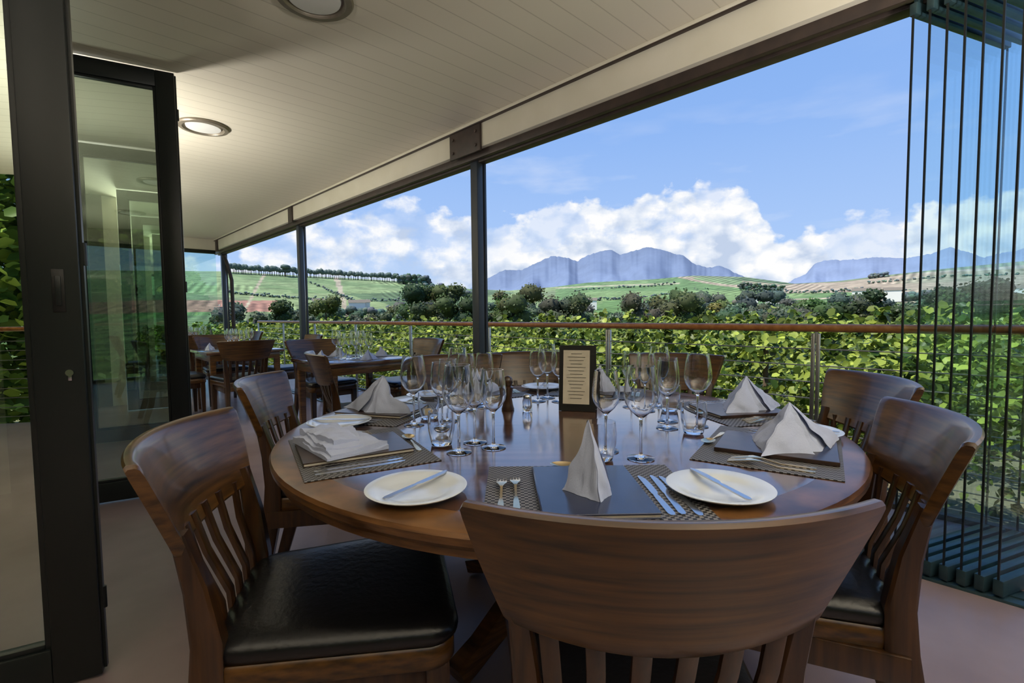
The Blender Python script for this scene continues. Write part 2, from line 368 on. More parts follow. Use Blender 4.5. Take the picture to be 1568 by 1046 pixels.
b=B(); b.lathe([(.0001,.003),(.06,.003),(.062,0),(.068,0),(.07,.004),(.085,.008),(.108,.014),(.112,.016),(.113,.018),(.110,.019),(.086,.0125),(.074,.009),(.066,.006),(.0001,.006)],56)
PLATE=b.mesh('side_plate',['china'],50)
def outline(pts,th,zf=None):
    bm=bmesh.new(); vs=[bm.verts.new((x,y,0)) for x,y in pts]; f=bm.faces.new(vs)
    r=bmesh.ops.extrude_face_region(bm,geom=[f]); 
    for v in [g for g in r['geom'] if isinstance(g,bmesh.types.BMVert)]: v.co.z+=th
    bmesh.ops.recalc_face_normals(bm,faces=bm.faces[:])
    big=[f for f in bm.faces if len(f.verts)>4]; bmesh.ops.triangulate(bm,faces=big)
    if zf:
        for v in bm.verts: v.co.z+=zf(v.co.x,v.co.y)
    return bm
b=B(); b.bm(outline([(-.004,-.11),(.004,-.11),(.0075,-.10),(.0065,-.02),(.005,0),(.0095,.012),(.0105,.06),(.008,.10),(.002,.118),(-.003,.122),(-.006,.115),(-.0065,.01),(-.005,0),(-.0065,-.02),(-.0075,-.10)],.0028))
KN=b.mesh('table_knife',['steel'],30)
zf=lambda x,y:.0+ (.010*max(0,math.sin((y+.02)/.12*math.pi)) if y>-.02 and y<.1 else 0)
def fork():
    w=.012; p=[(-.003,-.10),(.003,-.10),(.0075,-.09),(.006,-.05),(.0028,-.02),(.0028,.02),(.006,.032),(w,.045),(w,.098),(w-.003,.10)]
    xs=[(w-.0038,w-.0066),(w-.0104,w-.0136),(w-.0174,w-.0202)]
    for a,c in xs: p+=[(a,.098),(a,.055),(c,.055),(c,.098)]
    p+=[(-w+.003,.10),(-w,.098),(-w,.045),(-.006,.032),(-.0028,.02),(-.0028,-.02),(-.006,-.05),(-.0075,-.09)]
    return p
b=B(); b.bm(outline(fork(),.0022,zf)); FK=b.mesh('table_fork',['brass'],30)
b=B(); b.bm(outline([(-.003,-.10),(.003,-.10),(.0075,-.09),(.006,-.05),(.0028,-.02),(.0028,.03),(-.0028,.03),(-.0028,-.02),(-.006,-.05),(-.0075,-.09)],.0025,lambda x,y:.004*max(0,min(1,(y+.05)/.08))))
secs=[]
for k in range(7):
    t=k/6; rr=max(.001,math.sin(t*math.pi/2)); secs.append([(.020*rr*math.cos(a),.058+.032*rr*math.sin(a),.001+.008*rr*rr) for a in[2*math.pi*j/20 for j in range(20)]])
b.loft(secs,0,False)
SP=b.mesh('dessert_spoon',['brass'],40)
b=B(); b.box((-.23,-.175,0),(.23,.175,.0022),0,.0008,seg=1); MAT=b.mesh('place_mat',['mat'])
def book(mt):
    b=B(); b.box((-.115,-.15,0),(.115,.15,.003),0,.001,seg=1); b.box((-.112,-.147,.003),(.113,.147,.0085),1); b.box((-.115,-.15,.0085),(.115,.15,.012),0,.001,seg=1)
    b.box((-.118,-.15,0),(-.112,.15,.012),0,.002); b.box((-.035,.03,.012),(.035,.036,.0123),2); b.box((-.025,.015,.012),(.025,.019,.0123),2)
    return b.mesh('menu_folder',[mt,'paper','steel'])
BOOK=[book('book'),book('bookb')]
def napkin(seed):
    b=B(); L=Vector((-.12,-.035,0));Rr=Vector((.12,-.035,0));Bk=Vector((0,.10,0));Mf=Vector((.005,-.075,0));A=Vector((0,-.005,.105))
    def sheet(P,Q,A,off,bulge):
        n=16; vs=[];fs=[]
        for i in range(n+1):
            for j in range(n+1):
                s=i/n;t=j/n
                p=P.lerp(Q,t).lerp(A,s)
                ins=(Vector((0,0.0,.02))-p)
                p=p+ins*(bulge*math.sin(math.pi*s)*math.sin(math.pi*t))+off*(1-s)
                nn=noise.noise(Vector((p.x*18+seed,p.y*18,p.z*14))); n2=noise.noise(Vector((p.x*40+seed,p.y*40,p.z*30)))
                p=p+Vector((nn*.018+n2*.006,nn*.016-n2*.006,(nn*.007)*(1 if s>.05 else 0)))*(1-s*.4)
                p.z=max(p.z,.0); vs.append(p)
        for i in range(n):
            for j in range(n):
                fs.append([i*(n+1)+j,i*(n+1)+j+1,(i+1)*(n+1)+j+1,(i+1)*(n+1)+j])
        b.raw(vs,fs)
    z=Vector((0,0,0))
    sheet(L,Bk,A,z,.12);sheet(Bk,Rr,A,z,.04);sheet(L,Mf,A,z,.06);sheet(Mf,Rr,A,z,.12)
    sheet(L+Vector((-.006,-.006,0)),Mf+Vector((-.03,-.008,0)),A+Vector((-.004,-.002,-.012)),z,-.07)
    sheet(Mf+Vector((.03,-.006,0)),Rr+Vector((.006,-.006,0)),A+Vector((.004,-.002,-.006)),z,.0)
    return b.mesh('folded_napkin',['linen'],50,False)
def napkin_flat():
    b=B(); nx,ny=22,12
    specs=[(-.135,.125,-.085,.085,0,0.0),(-.13,.12,-.08,.08,.05,.007),(-.125,.10,-.07,.078,-.06,.014),(-.13,.07,-.055,.06,.10,.022)]
    for k,(x0,x1,y0,y1,rot,z0) in enumerate(specs):
        top=[];bot=[]
        for i in range(nx+1):
            for j in range(ny+1):
                u=i/nx;v=j/ny; x=x0+(x1-x0)*u; y=y0+(y1-y0)*v*(1-.35*u if k>=2 else 1)
                X=x*math.cos(rot)-y*math.sin(rot);Y=x*math.sin(rot)+y*math.cos(rot)
                w=.006*noise.noise(Vector((X*14,Y*22,k*.35)))+.004*noise.noise(Vector((X*40,Y*30,k*.4)))
                edge=min(1,min(u,1-u)*9)*min(1,min(v,1-v)*6)
                zt=z0+.006+max(0,w+.003)*1.3*(1+k*.3)+.004*edge+.012*k/3*u*(1-u)*2
                top.append((X,Y,zt)); bot.append((X,Y,max(0,z0+(w if k else 0)*.5)))
        o=len(top); vs=top+bot; fs=[]
        I=lambda i,j:i*(ny+1)+j
        for i in range(nx):
            for j in range(ny):
                fs.append([I(i,j),I(i+1,j),I(i+1,j+1),I(i,j+1)]); fs.append([o+I(i,j),o+I(i,j+1),o+I(i+1,j+1),o+I(i+1,j)])
        for i in range(nx): 
            for j in(0,ny): fs.append([I(i,j),I(i+1,j),o+I(i+1,j),o+I(i,j)])
        for j in range(ny):
            for i in(0,nx): fs.append([I(i,j),I(i,j+1),o+I(i,j+1),o+I(i,j)])
        b.raw(vs,fs)
    return b.mesh('folded_napkin',['linen'],50)
NAP=[napkin(1),napkin(7),napkin_flat()]
b=B(); 
for s in(-1,1):
    b.box((-.075,-.0015,0),(.075,.0015,.27),0,.001,mat=Matrix.Translation((0,s*.03,0))@Matrix.Rotation(s*.11,4,'X'),seg=1)
    b.box((-.058,-.0008,.03),(.050,.0008,.25),1,mat=Matrix.Translation((0,s*(.0322),0))@Matrix.Rotation(s*.11,4,'X'))
    for k in range(14):
        w=.022+.02*((k*37)%10)/10
        b.box((-.004-w,-.0006,.235-k*.0140),(-.004+w,.0006,.2365-k*.0140),0,mat=Matrix.Translation((0,s*(.0334),0))@Matrix.Rotation(s*.11,4,'X'))
SIGN=b.mesh('menu_stand',['black','paper'])
b=B(); b.lathe([(.0001,0),(.026,0),(.027,.004),(.022,.02),(.017,.05),(.022,.085),(.024,.095),(.014,.10),(.022,.115),(.018,.135),(.007,.142),(.0001,.143)],24)
MILL=b.mesh('pepper_mill',['woodv'],50)
b=B(); b.lathe([(.0001,0),(.018,0),(.02,.003),(.02,.045),(.016,.055),(.0155,.055)],20,0); b.lathe([(.017,.055),(.017,.066),(.012,.071),(.0001,.072)],20,1)
SALT=b.mesh('salt_shaker',['glass','steel'],50)

ZT=.7505
def setting(psi,nap=0,nrot=0.,nsc=(1,1,1),plate=(-.375,.255),C=TC,RR=R,npos=(0,.225),bk=1,extra=True):
    ps=math.radians(psi); rim=W(C[0]+RR*math.sin(ps),C[1]-RR*math.cos(ps),ZT); rz=ps-TH
    Mx=Matrix.Translation(rim)@Matrix.Rotation(rz,4,'Z')
    def pl(name,me,x,y,z=0,r=0,sc=(1,1,1)):
        p=Mx@Vector((x,y,z)); return put(name,me,p,rz+math.radians(r),sc)
    j=lambda a:random.uniform(-a,a)
    pl('place_mat',MAT,0,.24,r=j(1.5)); zm=.0024
    pl('menu_folder',BOOK[bk],.0,.225,zm,j(2.5))
    pl('folded_napkin',NAP[nap],npos[0],npos[1],zm+.0125,nrot,nsc)
    for x in(.140,.166,.192): pl('table_knife',KN,x,.2+j(.006),zm,j(2))
    pl('table_fork',FK,-.195,.22+j(.006),zm,j(2)); pl('table_fork',FK,-.163,.22+j(.006),zm,j(2))
    pl('dessert_spoon',SP,.02,.398,zm,84)
    pl('wine_glass',WA,.18+j(.01),.475+j(.01)); pl('wine_glass',WB,.105+j(.008),.56+j(.01)); pl('water_tumbler',TUM,.075+j(.008),.472)
    if extra: pl('wine_glass',WB,.20+j(.01),.585+j(.01))
    if plate:
        pl('side_plate',PLATE,*plate); pl('butter_knife',KN,plate[0],plate[1],.0195,-38+j(8),(.9,.9,1))
setting(1,0,80,(.52,.60,1.45),(-.385,.24),npos=(-.005,.20),bk=0,extra=False)
setting(57,1,-30,(1.4,1.2,1.12),(-.45,.30),npos=(.03,.20))
setting(-60,2,12,(1.05,1.05,1.0),npos=(-.02,.19))
setting(101,0,-75,(1.25,1.1,1.2),RR=.98,npos=(0,.19))
setting(-107,1,80,(1.3,1.1,1.3))
setting(157,0,180,(1.1,1,1.1),None)
setting(-152,1,180,(1.1,1,1.1))
put('menu_stand',SIGN,W(.27,2.0,ZT),-TH-.28)
put('pepper_mill',MILL,W(-.02,2.02,ZT)); put('salt_shaker',SALT,W(.06,1.98,ZT))

# ================================================================= OTHER TABLES
b=B(); b.box((-.42,-.42,.715),(.42,.42,.75),0,.006); b.box((-.38,-.38,.64),(.38,.38,.715),1,.003)
for sx in(-1,1):
    for sy in(-1,1): b.tube([(sx*.35,sy*.35,.64),(sx*.35,sy*.35,0)],[.032,.024],[.032,.024],square=True,mi=1)
SQ=b.mesh('square_dining_table',['table','tabledge'])
def sqt(x,y,chairs):
    put('square_dining_table',SQ,(x,y,0))
    for (dx,dy,a) in((0,-.27,0),(0,.27,180),(-.27,0,90),(.27,0,-90)):
        put('place_mat',MAT,(x+dx,y+dy,ZT),-math.radians(a),(.6,.6,1))
        put('folded_napkin',NAP[0],(x+dx*1.1,y+dy*1.1,ZT+.003),-math.radians(a),(.7,.7,.85))
    for k in range(8):
        a=k*.8+x; me=(WA,WB,TUM)[k%3]; q=.10 if k%2 else .17
        put(('wine_glass','wine_glass','water_tumbler')[k%3],me,(x+q*math.cos(a),y+q*math.sin(a),ZT))
    for dx,dy,a in chairs: chair_xy(x+dx,y+dy,a)
sqt(2.12,4.38,[(0,.68,180),(0.62,.05,-90)])
sqt(1.75,6.75,[(-.15,-.68,0),(.68,0,-90),(0,.68,180),(-.68,0,90)])
sqt(1.75,9.2,[(0,-.68,0),(.68,0,-90),(-.68,0,90),(0,.68,180)])

# ================================================================= LANDSCAPE
def interp(x,tab):
    xs=[t[0] for t in tab]; ys=[t[1] for t in tab]; return float(np.interp(x,xs,ys))
CREST=[(-300,405),(0,405),(345,411),(450,418),(560,425),(650,432),(720,442),(780,445),(850,440),(900,434),(1000,430),(1060,425),(1140,428),(1215,439),(1280,436),(1350,428),(1450,418),(1568,408),(2000,400)]
BROWN_T=[(1035,427),(1060,427),(1100,430),(1200,440),(1290,437),(1400,425),(1568,414)]
BROWN_B=[(1035,427),(1060,433),(1100,440),(1200,452),(1290,452),(1400,458),(1568,462)]
GN=-1.5
def gz_near(x,r): 
    t=(r-45)/255; return GN-1.0*math.sin(math.pi*min(1,t*1.2))*(1-t)+t*(CAMZ+elev_tan(x,490)*300-GN)
azs=np.concatenate([np.linspace(-180,-8,60,endpoint=False),np.linspace(-8,100,640,endpoint=False),np.linspace(100,180,30)])
rings=[.5,3,6,12,20,30,45,60,80,110,150,200,250,300]+list(np.linspace(310,720,80))+[740,800,900,1100]
vs=[];cols=[];fs=[]
def x_of_az(azd):
    o=azd-44
    o=max(-58,min(58,o)); return 784+F*math.tan(math.radians(o))
for a in azs:
    x=x_of_az(a); cr=interp(x,CREST)
    for r in rings:
        y=None
        if r<=45: z=GN
        elif r<300: z=gz_near(x,r)
        elif r<=720:
            t=(r-300)/420; y=490+(cr-490)*(t**.85); z=CAMZ+elev_tan(x,y)*r
            z+=noise.noise(Vector((math.sin(math.radians(a))*r*.01,math.cos(math.radians(a))*r*.01,0)))*2.5*math.sin(math.pi*t)
        else:
            z0=CAMZ+elev_tan(x,cr)*720; z=z0-(r-720)*.15
        ar=math.radians(a); X,Y=r*math.sin(ar),r*math.cos(ar); vs.append((X,Y,z))
        n1=noise.noise(Vector((X*.012,Y*.012,3)));n2=noise.noise(Vector((X*.005,Y*.005,9)))
        if r<60: c=(.36,.30,.17) if r<14 else (.15,.2,.06)
        else:
            cell=noise.cell(Vector((X*.009+n1*.6,Y*.009+n2*.6,1)))
            c=[(.12,.21,.05),(.20,.30,.085),(.085,.15,.035),(.24,.32,.11),(.15,.26,.06),(.17,.22,.08)][int(abs(cell)*5.99)%6]
            if y is not None:
                if x<720 and y<446: c=(.22,.31,.10) if n1>-.1 else (.15,.24,.06)
                if x<432 and 455<y<474: c=(.36,.17,.10)
                if 850<x<1330 and y>BROWN_B[0][1] and y>interp(x,BROWN_B)-1: c=(.12,.23,.045) if n1<.1 else (.19,.30,.08)
                if 980<x and interp(x,BROWN_T)<y<interp(x,BROWN_B): c=(.42,.33,.21) if n1<.15 else (.34,.30,.17)
                if 1060<x<1135 and interp(x,BROWN_T)<y<interp(x,BROWN_B)-3 and n1>-.05: c=(.2,.3,.1)
                if abs(y-(interp(x,BROWN_B)+9))<1.2 and x>1200: c=(.45,.36,.24)
                if x<720 and abs(x-(520+(y-430)*.25))<4: c=(.44,.37,.24)
                if x<720 and abs(x-(400-(y-430)*.6))<2.5: c=(.42,.36,.22)
                if 850<x<1040 and abs(y-(442-(x-850)*.03))<1.2: c=(.40,.40,.22)
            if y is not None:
                h=.04+.08*(r-300)/420; c=tuple(c[i]*(1-h)*.92+(.40,.48,.60)[i]*h for i in range(3))  # distance haze blended into the field colours
        cols.append((*c,1))
nr=len(rings)
for i in range(len(azs)-1):
    for j in range(nr-1): fs.append([i*nr+j,i*nr+j+1,(i+1)*nr+j+1,(i+1)*nr+j])
def cmesh(name,vs,fs,cols,mat,smooth=True):
    me=bpy.data.meshes.new(name); me.from_pydata(vs,[],fs); me.materials.append(M[mat])
    ca=me.color_attributes.new('Col','FLOAT_COLOR','POINT'); ca.data.foreach_set('color',np.asarray(cols,dtype=np.float32).ravel())
    me.polygons.foreach_set('use_smooth',[smooth]*len(me.polygons)); me.update(); return put(name,me)
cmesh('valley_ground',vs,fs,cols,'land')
def ground_z(azx,r):
    cr=interp(azx,CREST)
    if r<=45: return GN
    if r<300: return gz_near(azx,r)
    t=(r-300)/420; y=490+(cr-490)*(t**.85); return CAMZ+elev_tan(azx,y)*r
def mountain(name,prof,r1,col):
    vs=[];fs=[];cols=[]; x0,x1=prof[0][0],prof[-1][0]; N=320; K=20
    for i in range(N+1):
        x=x0+(x1-x0)*i/N; y=interp(x,prof)+1.6*noise.noise(Vector((x*.05,1,2)))+1.4*noise.noise(Vector((x*.16,5,2)))+.8*noise.noise(Vector((x*.4,5,2)))
        a=az_of(x); top=CAMZ+elev_tan(x,y)*r1
        for k in range(K+1):
            t=k/K; r=r1-(1-t)*900; z=top*(t**1.3)+noise.noise(Vector((x*.03,t*3,4)))*45*math.sin(math.pi*t)
            rr=r+(noise.noise(Vector((x*.03+t*.9,t*2.2,7)))*130+noise.noise(Vector((x*.08+t*1.2,t*4,3)))*28)*math.sin(math.pi*t)
            vs.append((rr*math.sin(a),rr*math.cos(a),z)); cc=tuple(col[q]*(1+.5*(1-t)) for q in range(3)); cols.append((*cc,1))  # aerial haze is put into the blue colour, paler towards the base
    for i in range(N):
        for k in range(K): fs.append([i*(K+1)+k,i*(K+1)+k+1,(i+1)*(K+1)+k+1,(i+1)*(K+1)+k])
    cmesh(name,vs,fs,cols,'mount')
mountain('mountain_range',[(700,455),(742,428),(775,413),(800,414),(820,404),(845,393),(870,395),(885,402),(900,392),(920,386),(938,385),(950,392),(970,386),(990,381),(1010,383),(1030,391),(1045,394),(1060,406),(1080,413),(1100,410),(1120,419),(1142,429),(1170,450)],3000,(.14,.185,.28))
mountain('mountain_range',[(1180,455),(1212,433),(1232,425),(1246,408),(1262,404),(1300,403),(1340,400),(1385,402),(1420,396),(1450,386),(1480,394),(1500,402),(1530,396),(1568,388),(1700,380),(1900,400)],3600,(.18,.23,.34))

def leafmesh(name,P,size,col,upb=.5,mat='leaf'):
    n=len(P); tpl=np.array([(0,0,0),(-.42,.3,.10),(-.36,.78,.12),(0,1,0),(.36,.78,.12),(.42,.3,.10)])
    tpl[:,1]-=.5
    nrm=rng.normal(size=(n,3)); nrm[:,2]=np.abs(nrm[:,2])+upb; nrm[:,0]-=.35; nrm/=np.linalg.norm(nrm,axis=1)[:,None]
    t=rng.normal(size=(n,3)); t-= (t*nrm).sum(1)[:,None]*nrm; t/=np.linalg.norm(t,axis=1)[:,None]; bt=np.cross(nrm,t)
    V=P[:,None,:]+size[:,None,None]*(tpl[None,:,0,None]*bt[:,None,:]+tpl[None,:,1,None]*t[:,None,:]+tpl[None,:,2,None]*nrm[:,None,:])
    V=V.reshape(-1,3); idx=(np.arange(n)*6)[:,None]; Fc=np.concatenate([idx+np.array([0,3,2,1]),idx+np.array([0,5,4,3])],1).reshape(-1)
    me=bpy.data.meshes.new(name); me.vertices.add(n*6); me.vertices.foreach_set('co',V.ravel().astype(np.float32))
    me.loops.add(n*8); me.loops.foreach_set('vertex_index',Fc.astype(np.int32)); me.polygons.add(n*2)
    me.polygons.foreach_set('loop_start',(np.arange(n*2)*4).astype(np.int32)); me.polygons.foreach_set('loop_total',np.full(n*2,4,dtype=np.int32))
    me.update(calc_edges=True); me.validate()
    ca=me.color_attributes.new('Col','FLOAT_COLOR','POINT'); C=np.ones((n*6,4),dtype=np.float32); C[:,:3]=np.repeat(col,6,axis=0); ca.data.foreach_set('color',C.ravel())
    me.materials.append(M[mat]); return put(name,me)
def leafcol(n,lo=(.030,.070,.010),hi=(.42,.50,.085),pw=1.5):
    k=rng.random(n)[:,None]**pw; return np.array(lo)*(1-k)+np.array(hi)*k

ico2=bmesh.new(); bmesh.ops.create_icosphere(ico2,subdivisions=2,radius=1); ico2.verts.index_update()
JV=[v.co.copy() for v in ico2.verts]; JF=[[v.index for v in f.verts] for f in ico2.faces]
LP=[];LS=[];LC=[]
class TM:
    def __init__(s): s.v=[];s.f=[];s.c=[]
    def blob(s,c,rad,col,sq=.8,cards=0,cs=.5):
        o=len(s.v); sd=random.random()*100
        for p in JV:
            k=1+.30*noise.noise(p*1.8+Vector((sd,0,0)))+.28*noise.noise(p*4.5+Vector((sd,9,0)))
            if cards: k*=.82
            q=(c[0]+p.x*rad*k,c[1]+p.y*rad*k,c[2]+p.z*rad*k*sq); s.v.append(q)
            sh=(.72+.4*max(0,p.z)+.25*noise.noise(p*5+Vector((sd,3,3))))*(.6 if cards else 1); s.c.append((col[0]*sh,col[1]*sh,col[2]*sh,1))  # painted shading: tops lighter, core inside the leaf cards darker
        s.f+= [[i+o for i in f] for f in JF]
        if cards:
            u=rng.normal(size=(cards,3)); u/=np.linalg.norm(u,axis=1)[:,None]
            rad_=rad*(.72+.42*rng.random(cards))
            P=np.array(c)[None]+u*rad_[:,None]*np.array([1,1,sq])
            sh=(.45+.75*np.clip(u[:,2]*.5+.5,0,1)+.6*(rng.random(cards)-.3))[:,None]  # top light painted into card colours, undersides darker
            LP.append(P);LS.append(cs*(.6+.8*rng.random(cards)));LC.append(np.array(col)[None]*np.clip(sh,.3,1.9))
    def trunk(s,c,h,r):
        o=len(s.v)
        for z,rr in((0,r),(h,r*.6)):
            for k in range(6): a=k*math.pi/3; s.v.append((c[0]+rr*math.cos(a),c[1]+rr*math.sin(a),c[2]+z)); s.c.append((.07,.055,.045,1))
        for k in range(6): s.f.append([o+k,o+(k+1)%6,o+6+(k+1)%6,o+6+k])
    def tree(s,x,r,h,w,col,hi=0,stem=.15):
        a=az_of(x); g=ground_z(x,r)-.3; c=Vector((r*math.sin(a),r*math.cos(a),g)); s.trunk(c,h*.6,h*.03)
        n=6 if hi>1 else (4 if hi else 3)
        for k in range(n):
            t=random.random(); rad=w*random.uniform(.24,.40); 
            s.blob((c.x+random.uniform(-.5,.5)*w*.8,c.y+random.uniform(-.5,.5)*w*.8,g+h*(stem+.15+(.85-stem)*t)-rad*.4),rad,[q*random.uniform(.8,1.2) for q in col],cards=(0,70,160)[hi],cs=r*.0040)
T=TM(); px=lambda n,r:n/F*r
DG=(.050,.082,.030); OG=(.095,.130,.045); YG=(.19,.24,.06); GY=(.10,.125,.07)
def hz(c,r): h=min(.3,r/2600); return tuple(c[i]*(1-h)+(.38,.47,.6)[i]*h for i in range(3))  # mixes painted distance haze into a foliage colour
x=345
while x<1600:
    for rr in(130,190,255):
        xx=x+random.uniform(-14,14); r=rr*random.uniform(.9,1.1)
        big=1.0+.75*noise.noise(Vector((x*.016,rr*.1,0)))
        hpx=random.uniform(17,34)*big
        if xx<640: hpx*=.75
        if 860<xx<945: hpx*=.75
        if xx>1180: hpx*=.72
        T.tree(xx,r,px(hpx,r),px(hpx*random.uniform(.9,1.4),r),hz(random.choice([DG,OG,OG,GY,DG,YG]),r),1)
    x+=random.uniform(13,24)
for (x,top,wd,c) in[(437,455,34,DG),(500,450,40,OG),(650,430,55,DG),(685,426,52,OG),(715,438,50,DG),(765,438,45,OG),(795,432,60,OG),(850,450,60,GY),(885,448,46,GY),(975,441,62,GY),(1015,446,50,OG),(1045,452,50,OG),(1100,464,40,YG),(1130,464,44,GY),(1215,466,50,GY),(1245,464,40,OG),(1300,456,34,DG),(1355,452,34,DG),(1330,466,30,DG),(1420,460,50,DG),(1470,453,50,DG),(1530,448,60,DG)]:
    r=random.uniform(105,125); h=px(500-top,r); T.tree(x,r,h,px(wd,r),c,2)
for i in range(90):
    x=352+i*2.9+random.uniform(-1,1); r=705; h=px(random.uniform(9,13),r); 
    a=az_of(x); g=ground_z(x,r); c=(r*math.sin(a),r*math.cos(a),g); T.trunk(c,h*.7,.5); T.blob((c[0],c[1],g+h*.78),h*.30,hz(DG,500),sq=1.0)
a=az_of(440); c=(700*math.sin(a),700*math.cos(a),ground_z(440,700)); T.trunk(c,12,.7); T.blob((c[0],c[1],c[2]+13),6,hz(DG,500),sq=.5)
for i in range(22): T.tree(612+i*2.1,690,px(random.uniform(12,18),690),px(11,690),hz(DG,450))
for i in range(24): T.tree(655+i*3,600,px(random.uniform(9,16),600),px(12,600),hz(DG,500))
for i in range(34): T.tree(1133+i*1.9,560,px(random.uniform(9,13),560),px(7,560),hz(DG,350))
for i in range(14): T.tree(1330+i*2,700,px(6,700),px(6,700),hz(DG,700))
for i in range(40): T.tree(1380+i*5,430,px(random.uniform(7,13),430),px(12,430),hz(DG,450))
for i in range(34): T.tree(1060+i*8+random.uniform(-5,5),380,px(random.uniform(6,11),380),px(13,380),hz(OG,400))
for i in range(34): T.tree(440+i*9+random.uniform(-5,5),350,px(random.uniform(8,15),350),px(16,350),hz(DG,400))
for (xa,ra,xb,rb,n) in((350,520,520,470,34),(560,470,720,520,34),(480,640,560,420,22),(860,470,1060,520,40),(880,620,1040,640,26),(1180,600,1330,560,24),(1330,640,1560,600,30),(1290,470,1400,520,16)):
    for i in range(n):
        t=i/n; T.tree(xa+(xb-xa)*t+random.uniform(-2,2),ra+(rb-ra)*t,px(random.uniform(2.5,6),500),px(5,500),hz(random.choice((DG,OG)),600))
cmesh('tree_line',T.v,T.f,T.c,'tree')
leafmesh('tree_line',np.concatenate(LP),np.concatenate(LS),np.concatenate(LC),.3)
b=B()
for (x,r,w,h) in[(548,360,11,4),(560,365,7,4),(665,330,9,4),(1145,360,12,4),(1185,370,10,4),(1325,420,16,5),(1365,425,10,4),(1560,380,12,4),(490,370,8,4),(905,380,9,4)]:
    a=az_of(x); g=ground_z(x,r); mt=Matrix.Translation((r*math.sin(a),r*math.cos(a),g+2.5))@Matrix.Rotation(-a,4,'Z')
    b.box((-w/2,-2,-3),(w/2,2,h+1),0,0,mt); b.raw([(-w/2-.4,-2.5,h+.9),(w/2+.4,-2.5,h+.9),(w/2+.4,0,h+3),(-w/2-.4,0,h+3),(w/2+.4,2.5,h+.9),(-w/2-.4,2.5,h+.9)],[[0,1,2,3],[3,2,4,5],[0,3,5],[1,4,2]],1,mt)
put('farm_buildings',b.mesh('farm_buildings',['white','darkring']))

def row(X,y0,y1,n,s0,top,zb=-.9,var=1.):
    u=rng.random(n); d0=max(2.5,abs(X)*.7); L0=np.arcsinh((y0-2)/d0); L1=np.arcsinh((y1-2)/d0); y=2+d0*np.sinh(L0+u*(L1-L0))
    tp=np.array([top-.016*max(0,yy-8)+var*(.32*noise.noise(Vector((X,yy*.8,0)))+.24*noise.noise(Vector((X+5,yy*2.6,0)))) for yy in y])
    h=rng.random(n)**.62; z=zb+(tp-zb)*h
    g=np.array([noise.noise(Vector((X*3,yy*1.7,zz*1.9))) for yy,zz in zip(y,z)])
    keep=(g>-.10)|(rng.random(n)<.15)
    sh=rng.random(n)<.07; sx_=np.round(y*2.5)/2.5; z=np.where(sh,tp+rng.random(n)*.36*var,z); y=np.where(sh,sx_+rng.normal(size=n)*.035,y)
    x=X+rng.normal(size=n)*.26*(1-.4*np.abs(h-.6)); x=np.where(sh,X+np.sin(sx_*7)*.15+rng.normal(size=n)*.03,x)
    dist=np.sqrt(x*x+y*y)
    size=s0*(.6+.7*rng.random(n))*np.maximum(1,dist/9)**.75
    C=leafcol(n)*(.45+.80*np.clip((g+.35)/.6,0,1)*np.clip(.45+.6*h,0,1))[:,None]  # shade inside the row painted in: deep and low leaves darker
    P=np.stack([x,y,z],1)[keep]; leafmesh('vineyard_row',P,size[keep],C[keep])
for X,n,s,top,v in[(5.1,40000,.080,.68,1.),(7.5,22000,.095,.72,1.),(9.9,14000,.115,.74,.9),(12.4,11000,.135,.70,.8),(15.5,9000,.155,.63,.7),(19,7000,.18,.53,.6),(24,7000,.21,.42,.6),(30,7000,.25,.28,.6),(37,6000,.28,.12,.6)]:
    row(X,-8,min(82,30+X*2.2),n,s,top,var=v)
b=B()
for X in(5.1,7.5,9.9):
    y=-7; k=0
    while y<34:
        b.tube([(X,y,GN-.05),(X+.03,y+.04,-1.0),(X-.02,y,-.4)],[.035,.028,.02],n=6); k+=1
        if k%4==0: b.tube([(X,y+.4,GN-.05),(X,y+.4,.62)],.04,n=8)
        y+=1.3
put('vineyard_trellis',b.mesh('vineyard_trellis',['bark']))
def mass(cx,cy,rx,ry,z0,z1,n,s):
    u=rng.normal(size=(n,3)); u/=np.linalg.norm(u,axis=1)[:,None]; k=(rng.random(n)**.3)[:,None]
    bl=np.array([noise.noise(Vector(q*2.2+np.array([cx,cy,0]))) for q in u])[:,None]; u=u*k*(1+.35*bl)
    P=np.stack([cx+u[:,0]*rx,cy+u[:,1]*ry,(z0+z1)/2+u[:,2]*(z1-z0)/2],1)
    leafmesh('garden_tree',P,s*(.7+.6*rng.random(n)),leafcol(n,(.06,.12,.018),(.46,.60,.11)))
for cx,cy in((-7.5,-9),(-3.5,-10),(.5,-9.5),(4.5,-11),(-11,-8)): mass(cx,cy,2.8,2.2,-1.6,random.uniform(5,6.4),6500,.26)

# ================================================================= SKY
w=bpy.data.worlds.new('sky'); S.world=w; w.use_nodes=True; nt=w.node_tree; nt.nodes.clear()
N=nt.nodes.new; Lk=nt.links.new
out=N('ShaderNodeOutputWorld'); bg=N('ShaderNodeBackground'); Lk(bg.outputs[0],out.inputs[0]); bg.inputs[1].default_value=1.0
tc=N('ShaderNodeTexCoord'); sp=N('ShaderNodeSeparateXYZ'); Lk(tc.outputs['Generated'],sp.inputs[0])
def mth(op,a,b_=None,c=None,clamp=False):
    n=N('ShaderNodeMath'); n.operation=op; n.use_clamp=clamp
    for i,v in enumerate((a,b_,c)):
        if v is None: continue
        if isinstance(v,(int,float)): n.inputs[i].default_value=v
        else: Lk(v,n.inputs[i])
    return n.outputs[0]
az=mth('ARCTAN2',sp.outputs['X'],sp.outputs['Y']); el=mth('ARCSINE',sp.outputs['Z'])
azn=mth('DIVIDE',mth('ADD',az,.2),2.0,clamp=True)
fc=N('ShaderNodeFloatCurve'); Lk(azn,fc.inputs['Value'])
